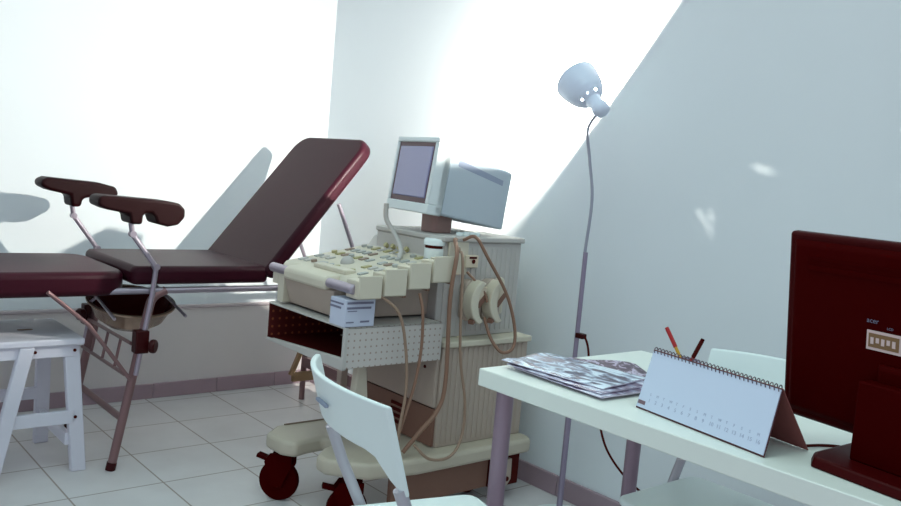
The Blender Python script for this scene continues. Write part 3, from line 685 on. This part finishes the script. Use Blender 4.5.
cal = thing('desk_calendar', 'spiral bound tent calendar with blank white page standing on the desk', 'calendar', (1.48, .90, TZ))
cz0 = TZ+.001
FL, FR = Vector((1.473, 1.064, cz0)), Vector((1.421, .740, cz0))
BR = Vector((1.548, .722, cz0)); BL = BR+(FL-FR)
TR = Vector((1.475, .748, cz0+.118)); TL = TR+(FL-FR)
nrm = (FR-FL).cross(TL-FL).normalized()
if nrm.x > 0: nrm = -nrm
def slab(bm, a, b_, c, d, n, t):
    return hexa(bm, [a, b_, c, d, a+n*t, b_+n*t, c+n*t, d+n*t])
b = B(); slab(b, FL, FR, TR, TL, nrm, -.0015); obj('front_board', b, M['dark'], cal, world=True)
ux = (FR-FL).normalized(); uy = (TL-FL).normalized()
b = B(); slab(b, FL+ux*.002+uy*.003, FR-ux*.002+uy*.003, TR-ux*.002-uy*.002, TL+ux*.002-uy*.002, nrm, .002); pg = obj('page', b, M['paper'], cal, world=True)
n2 = (BR-BL).cross(TL-BL).normalized()
if n2.x < 0: n2 = -n2
b = B(); slab(b, BL, BR, TR, TL, n2, .0015); obj('back_board', b, M['paper2'], cal, world=True)
pm = frame(FL+nrm*.0022, ux, uy)
b = B(); hexa(b, [pm @ Vector(v) for v in ((.004, .010, 0), (.024, .010, 0), (.024, .018, 0), (.004, .018, 0), (.004, .010, .0006), (.024, .010, .0006), (.024, .018, .0006), (.004, .018, .0006))]); obj('brown_mark', b, M['browntag'], pg, world=True)
for i in range(16):
    text_mesh('date', str(i+1), .011, pm @ Matrix.Translation((.030+i*.0182, .019, 0)), M['printg'], pg, depth=.0002)
    text_mesh('weekday', 'SMTWTFS'[i % 7], .008, pm @ Matrix.Translation((.030+i*.0182, .033, 0)), M['printg'], pg, depth=.0002)
b = B(); Ltot = (TR-TL).length
for i in range(33):
    c = TL+ux*(.006+(Ltot-.012)*i/32)+Vector((0, 0, .000)); pts = []
    for k in range(9):
        a = 2*PI*k/8; pts.append(c+Vector((math.cos(a)*.0065, 0, math.sin(a)*.0065)))
    tube(b, pts, .0011, 5, cap=False)
obj('spiral', b, M['wire'], cal, world=True, smooth=60)

cup = thing('pen_cup', 'small grey cup holding two pens behind the calendar', 'cup', (1.80, 1.160, TZ))
b = B(); lathe(b, [(.0005, 0), (.022, 0), (.024, .002), (.026, .058), (.024, .058), (.022, .004), (.0005, .004)], 24); obj('cup_body', b, M['greycup'], cup, smooth=50)
def pen(label, a, c, m1, m2, m3, split):
    t = thing('pen', label, 'pen', a); a, c = Vector(a), Vector(c); mid = a+(c-a)*split
    b = B(); tube(b, [a, mid], .0042, 10); obj('barrel', b, M[m1], t, world=True, smooth=40)
    b = B(); tube(b, [mid, c-(c-a)*.04], .0052, 10); cp = obj('cap', b, M[m2], t, world=True, smooth=40)
    b = B(); tube(b, [c-(c-a)*.04, c], .0048, 10); obj('cap_end', b, M[m3], t, world=True, smooth=40)
pen('pen with yellow barrel and red cap leaning left in the grey cup', (1.80, 1.148, TZ+.008), (1.80, 1.234, TZ+.122), 'yellow', 'red', 'red', .62)
pen('dark red pen with black end leaning right in the grey cup', (1.79, 1.168, TZ+.008), (1.80, 1.128, TZ+.114), 'red', 'slot', 'black', .55)
b = B(); box(b, 1.84, 1.90, 1.085, 1.155, TZ+.0005, TZ+.030); tag(obj('note_block', b, M['blockp'], bevel=.003), 'lilac block of note paper behind the calendar spiral', 'note paper')

# ------------------------------------------------------------------ computer monitor seen from behind
mo = thing('computer_monitor', 'large black computer monitor seen from behind on the right of the desk', 'monitor', (1.53, .62, TZ))
wv = Vector((-.16, -.987, 0)).normalized()          # from the far edge towards the near edge
back_n = Vector((-.987, .16, 0)).normalized()        # out of the back, towards the camera
P0 = Vector((1.600, .808, .792)); hv = Vector((0, 0, 1))+back_n*.125; hv.normalize(); on = wv.cross(hv).normalized()
if on.x > 0: on = -on
H_, W_ = .362, .56
mm = lambda u, v, w: P0+wv*u+hv*v+on*w
def mslab(bm, u0, u1, v0, v1, w0, w1, ins=0):
    return hexa(bm, [mm(u0, v0, w0), mm(u1, v0, w0), mm(u1, v1, w0), mm(u0, v1, w0), mm(u0+ins, v0+ins, w1), mm(u1-ins, v0+ins, w1), mm(u1-ins, v1-ins, w1), mm(u0+ins, v1-ins, w1)])
b = B(); mslab(b, 0, W_, 0, H_, -.022, 0); obj('screen_frame', b, M['blackg'], mo, world=True, bevel=.007, segs=3)
b = B(); mslab(b, .012, W_-.012, .012, H_-.012, 0, .010, .012); sh_ = obj('rear_cover', b, M['black'], mo, world=True, bevel=.004)
b = B(); mslab(b, .05, W_-.05, H_-.068, H_-.058, .0098, .0125); mslab(b, .05, W_-.05, H_-.048, H_-.044, .0098, .0115); obj('vent_ridge', b, M['black'], sh_, world=True)
b = B(); mslab(b, .012, W_-.012, -.001, .012, -.023, -.02); obj('lower_bezel', b, M['blackg'], mo, world=True)
b = B(); mslab(b, .20, .42, .05, .15, .010, .020, .008); obj('mount_block', b, M['black'], sh_, world=True, bevel=.004)
# sticker
def lab(u0, u1, v0, v1, w, m, nm, par):
    b = B(); mslab(b, u0, u1, v0, v1, w, w+.0006); return obj(nm, b, M[m], par, world=True)
ls = lab(.176, .240, .170, .205, .0105, 'label', 'sticker', sh_)
lab(.180, .236, .175, .200, .0112, 'labelb', 'sticker_print', ls)
for k in range(5): lab(.184+.010*k, .190+.010*k, .181+.003*(k % 2), .193, .0119, 'label', 'sticker_mark', ls)
tm = frame(mm(.174, .218, .0106), wv, hv)
text_mesh('maker_mark', 'acer', .013, tm, M['ink'], sh_, depth=.0002)
text_mesh('model_mark', 'LCD', .006, frame(mm(.212, .211, .0106), wv, hv), M['ink'], sh_, depth=.0002)
for k in range(3): lab(.262, .278, .165+.016*k, .173+.016*k, .0105, 'ink', 'port_mark', sh_)
# foot and column
BZ = TZ+.0005
bc = Vector((1.56, .57, BZ)); fx = Vector((.987, -.16, 0)); fy = Vector((.16, .987, 0))
def fp_(a, c, z): return bc+fx*a+fy*c+Vector((0, 0, z))
b = B(); out = [(-.118, -.14), (.11, -.14), (.11, .10), (.06, .125), (-.085, .108), (-.118, .085)]
lo = [b.verts.new(fp_(a, c, 0)) for a, c in out]; hi = [b.verts.new(fp_(a*.97+.003, c*.97, .018)) for a, c in out]
b.faces.new(lo[::-1]); b.faces.new(hi)
for i in range(6): b.faces.new((lo[i], lo[(i+1) % 6], hi[(i+1) % 6], hi[i]))
obj('foot', b, M['blackg'], mo, world=True, bevel=.004)
b = B(); hexa(b, [fp_(-.055, -.055, .017), fp_(.0, -.055, .017), fp_(.0, .055, .017), fp_(-.055, .055, .017), fp_(-.058, -.055, .16), fp_(-.02, -.055, .16), fp_(-.02, .055, .16), fp_(-.058, .055, .16)])
obj('column', b, M['black'], mo, world=True, bevel=.004)
b = B(); tube(b, smoothpath([(1.555, .735, TZ+.005), (1.60, .72, TZ+.004), (1.625, .70, TZ+.004), (1.64, .66, TZ+.005), (1.62, .62, TZ+.03)], 6), .003, 8)
tag(obj('monitor_cable', b, M['slot'], smooth=60), 'thin dark cable on the desk between calendar and monitor foot', 'cable')
